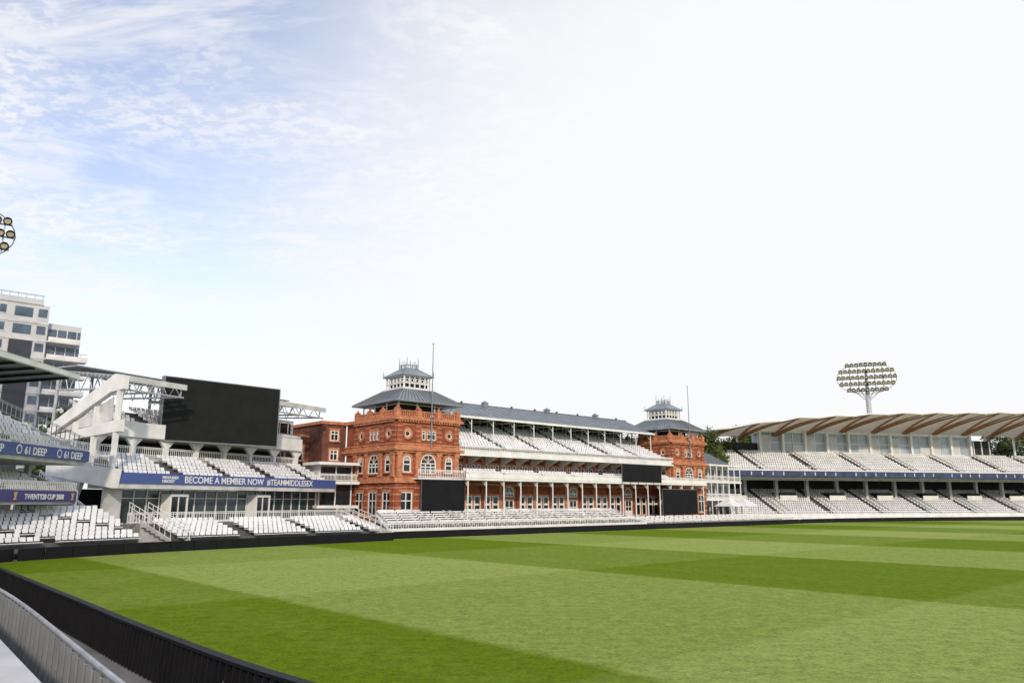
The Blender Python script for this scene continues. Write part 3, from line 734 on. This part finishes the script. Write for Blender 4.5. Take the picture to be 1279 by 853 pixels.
for x0 in range(2,110,13):
    for dx in (-.1,1.6): c.prism([(1,1.5),(12.5,7.1),(12.5,6.4),(1,.9)],x0-2+dx,x0-2+dx+.12,WHITE)
    c.prism([(.9,11),(10.5,15.6),(10.5,15.0),(.9,10.2)],x0-6,x0-5.85,WHITE)
    c.box(x0+1.5,x0+5.5,8.2,11.5,4.2,6.0,DARK); c.box(x0+1.3,x0+5.7,8.0,8.2,4.2,5.4,WHITE)
    for k in range(4): 
        c.box(x0+2+k*2.6,x0+2.25+k*2.6,-.13,-.1,9.5,10.2,WHITE2)
picket(rl3,[(-6,.1),(110,.1)],10.6,.8,.8,WHITE,.04)
picket(rl3,[(-2,.7),(110,.7)],1.5,.5,.8,WHITE,.04)
c.box(-6.3,-6.0,0,12,9,10.6,WHITE); c.prism([(0,9.2),(0,10.8),(11,15.4),(11,9.2)],-6.5,-6.2,WHITE2)
gz.box(14,74,11.3,14,14.9,20.2,GLASSP)
for k in range(11):
    xx=14+k*6; gz.box(xx-.3,xx+.3,10.5,11.4,14.9,20.2,WHITE)
    if k<10:
        gz.box(xx+2.9,xx+3.05,11.15,11.3,14.9,19.6,WHITE); gz.box(xx+.31,xx+5.69,11.2,11.29,17.3,17.45,WHITE)
        if k%3!=1: gz.box(xx+.31,xx+2.9,11.1,11.29,15.0,18.9,APT)
        else: gz.box(xx+3.06,xx+5.69,11.1,11.29,15.0,17.0,APT)
gz.box(14,74,10.9,11.28,19.6,20.2,WHITE); gz.box(14,74,10.8,11.28,14.5,15.0,WHITE)
gz.box(-4,14,12,13,14.7,17.2,DARK); gz.box(74,82,12,13,14.7,19,DARK)
for k in range(3): gz.box(76+k*2.5,76.3+k*2.5,11.8,12,14.7,19,WHITE)
def zf(x):
    T=[(-9,17.2),(-4,18.9),(14,21.4),(38,23.1),(75,24.4),(110,24.8)]
    for (a,za),(b,zb) in zip(T[:-1],T[1:]):
        if x<=b: return za+(zb-za)*(x-a)/(b-a)
    return 25
def zb(x): return 18.0+min(max((x+4)/40,0),1)*2.4
def yf(x): return -4+11*max(0,(8-x)/12)**1.6
bay=9.0; nbay=13; AMP=-.3
for k in range(nbay):
    xa=-4+k*bay; xb=xa+bay; xm=(xa+xb)/2
    for (p,q) in ((xa,xm),(xm,xb)):
        za=0 if p==xa else AMP; zc=0 if q==xb else AMP
        n=4
        for j in range(n):
            f0=j/n; f1=(j+1)/n
            def P(x,f,dz): 
                y=yf(x)+(13.5-yf(x))*f; return (x,y,zf(x)*(1-f)+zb(x)*f+dz*(1-f)*1.0+.6*math.sin(math.pi*f))
            ro.add([P(p,f0,za),P(q,f0,zc),P(q,f1,zc),P(p,f1,za)],[(0,3,2,1)],FABRIC)
        a=(p,yf(p),zf(p)+za); b=(q,yf(q),zf(q)+zc)
        rb.cyl(a,b,.17,.17,WHITE,6)
    for (xt,dz) in ((xa,-.15),(xm,AMP-.15),(xb,-.15)):
        prev=None
        for j in range(6):
            f=j/5; xx=xt*(1-f)+xm*f if xt!=xm else xm
            y=yf(xt)+(12.5-yf(xt))*f
            z=zf(xt)*(1-f)+zb(xm)*f+dz*(1-f)+.55*math.sin(math.pi*f)-.35*f
            if prev: 
                p=prev; w=.17; hp=.15+.45*max(f-.2,0); hq=.15+.45*f
                rb.add([(p[0]-w,p[1],p[2]),(p[0]+w,p[1],p[2]),(xx+w,y,z),(xx-w,y,z),(p[0]-w,p[1],p[2]-hp),(p[0]+w,p[1],p[2]-hp),(xx+w,y,z-hq),(xx-w,y,z-hq)],[(0,3,2,1)[::-1],(4,5,6,7)[::-1],(0,1,5,4),(1,2,6,5),(2,3,7,6),(3,0,4,7)],TIMBER)
            prev=(xx,y,z)
    rb.cyl((xm,13,14.5),(xm,13,zb(xm)),.25,.25,WHITE,8)
for b in (c,ss,st3,gz,ro,rb,rl3): b.build()

# ---------------------------------------------------------------- floodlights
def flood(x,y,zc,rz,rx=7.3,rzz=4.2):
    e=empty('floodlight_tower',(x,y,0),rz); m=MB('mast',e); h=MB('lamp_head',e); lm=MB('lamps',e)
    m.cyl((0,1.2,0),(0,1.2,zc-6),.9,.6,LGREY,14); m.cyl((0,1.2,zc-6),(0,.6,zc+2),.6,.3,LGREY,12)
    for k in range(-2,3): m.cyl((0,.9,zc-6.5),(k*2.2,.3,zc-2.6),.12,.10,LGREY,6)
    rows=5
    for r in range(rows):
        z=zc-rzz+ (r+.5)*2*rzz/rows; hw=rx*math.sqrt(max(0,1-((z-zc)/(rzz*1.12))**2))
        h.cyl((-hw,.2,z-.45),(hw,.2,z-.45),.10,.10,GREY,6)
        n=int(2*hw/1.12)
        for i in range(n):
            xx=-hw+(i+.5)*2*hw/n
            lm.cyl((xx,-.35,z-.12),(xx,.35,z+.12),.54,.28,BLACK,12); lm.cyl((xx,-.37,z-.125),(xx,-.35,z-.12),.34,.38,LENS,12)
            lm.cyl((xx,.2,z-.45),(xx,.2,z+.1),.05,.05,GREY,5)
    for k in range(-3,4):
        hh=rzz*math.sqrt(max(0,1-(k*2/ (rx*1.02))**2)); h.cyl((k*2,.35,zc-hh),(k*2,.35,zc+hh*.8),.09,.09,GREY,6)
    n=28
    for i in range(n):
        a=2*math.pi*i/n;b=2*math.pi*(i+1)/n
        h.cyl((rx*math.cos(a),.3,zc+rzz*math.sin(a)-.3),(rx*math.cos(b),.3,zc+rzz*math.sin(b)-.3),.08,.08,GREY,5)
    m.build();h.build();lm.build()
flood(94.3,200,36.5,R(-20)); flood(-70.7,90,38.0,R(35))

# ---------------------------------------------------------------- apartment building
ap=empty('apartment_building',(-78.9,126,0),R(41)); b=MB('walls',ap); w=MB('windows',ap); bl=MB('balconies',ap)
b.box(-30,0,0,14,0,36.6,APT); b.box(-30,-1,-.2,13,36.6,37.4,APT)
b.box(0,5.4,1.5,12,0,34.0,APT)
fl_h=2.95
for i in range(12):
    z=1.2+i*fl_h
    b.box(-30,.1,-.12,0,z-.35,z,WHITE2)
    for (x0,x1) in ((-29,-25.5),(-23,-21),(-18.3,-16.2),(-15.6,-13.5),(-8.2,-6.2)):
        w.box(x0,x1,-.06,.05,z+.9,z+2.3,APTG); w.box((x0+x1)/2-.05,(x0+x1)/2+.05,-.1,.05,z+.9,z+2.3,WHITE); w.box(x0-.1,x1+.1,-.12,.05,z+.8,z+.897,WHITE)
    if i<10:
        for (x0,x1) in ((-12.2,-8.9),(-5.3,-2.0)): w.box(x0,x1,-.18,.05,z-.353,z+fl_h-.36,APTD)
    else: 
        for (x0,x1) in ((-12.0,-9.2),(-5.0,-2.4)): w.box(x0,x1,-.06,.05,z+.7,z+2.3,APTG)
    w.box(-1.6,-.3,-.06,.05,z+.9,z+2.3,APTG)
    if i<11:
        w.box(.2,5.3,1.42,1.5,z+.2,z+2.3,APTG)
        for k in range(4): w.box(.2+k*1.5,.32+k*1.5,1.36,1.5,z+.2,z+2.35,WHITE)
        ex=6.4 if i<10 else 5.0
        bl.box(.15,ex,-.9,1.5,z-.3,z,WHITE); bl.box(.15,ex,-.95,-.85,z,z+.55,WHITE); bl.box(ex-.1,ex,-.85,3,z,z+.55,WHITE)
        for k in range(int(ex)): bl.cyl((.3+k,-.9,z+.55),(.3+k,-.9,z+1.05),.03,.03,GREY,4)
        bl.cyl((.2,-.9,z+1.05),(ex-.1,-.9,z+1.05),.04,.04,GREY,5)
        w.M=faceR(5.4,1.5); w.box(1,4,-.06,.05,z+.8,z+2.3,APTG); w.M=I4
picket(bl,[(-30,.1),(-1,.1)],37.4,.9,1.2,GREY,.04)
for q in (b,w,bl): q.build()

# ---------------------------------------------------------------- trees
def tree(x,y,h,r,n=2600,base=0):
    e=empty('tree',(x,y,base)); t=MB('trunk',e); lf=MB('crown',e)
    t.cyl((0,0,0),(0,0,h*.55),.35,.2,BARK,8)
    cl=[]
    for k in range(18):
        a=random.uniform(0,6.28); rr=r*random.uniform(.1,.8); z=h*random.uniform(.6,.92)
        c=Vector((rr*math.cos(a),rr*math.sin(a),z)); cl.append((c,r*random.uniform(.28,.5)))
        t.cyl((0,0,h*.4),c,.12,.03,BARK,5)
    for i in range(n):
        c,cr=random.choice(cl); d=Vector((random.gauss(0,1),random.gauss(0,1),random.gauss(0,.8))).normalized()*cr*random.uniform(.4,1.1)
        p=c+d; u=Vector((random.gauss(0,1),random.gauss(0,1),random.gauss(0,1))).normalized(); v=u.orthogonal().normalized(); s=random.uniform(.2,.45)
        lf.add([p-u*s,p+v*s*.6,p+u*s,p-v*s*.6],[(0,1,2,3)],LEAF)
    t.build(); lf.build()
tree(42.0,166,19.3,4.4,4500); tree(46,172,17.6,4.4,4500); tree(60,198,23.6,5,4000); tree(66,200,23,5,4000); tree(133,208,24,6,4000); tree(141,210,24,6,4000); tree(-56,98,15.5,3.5); tree(-60,99,14,4)

S.view_settings.view_transform='Standard'; S.view_settings.look='None'; S.view_settings.exposure=0; S.view_settings.gamma=1
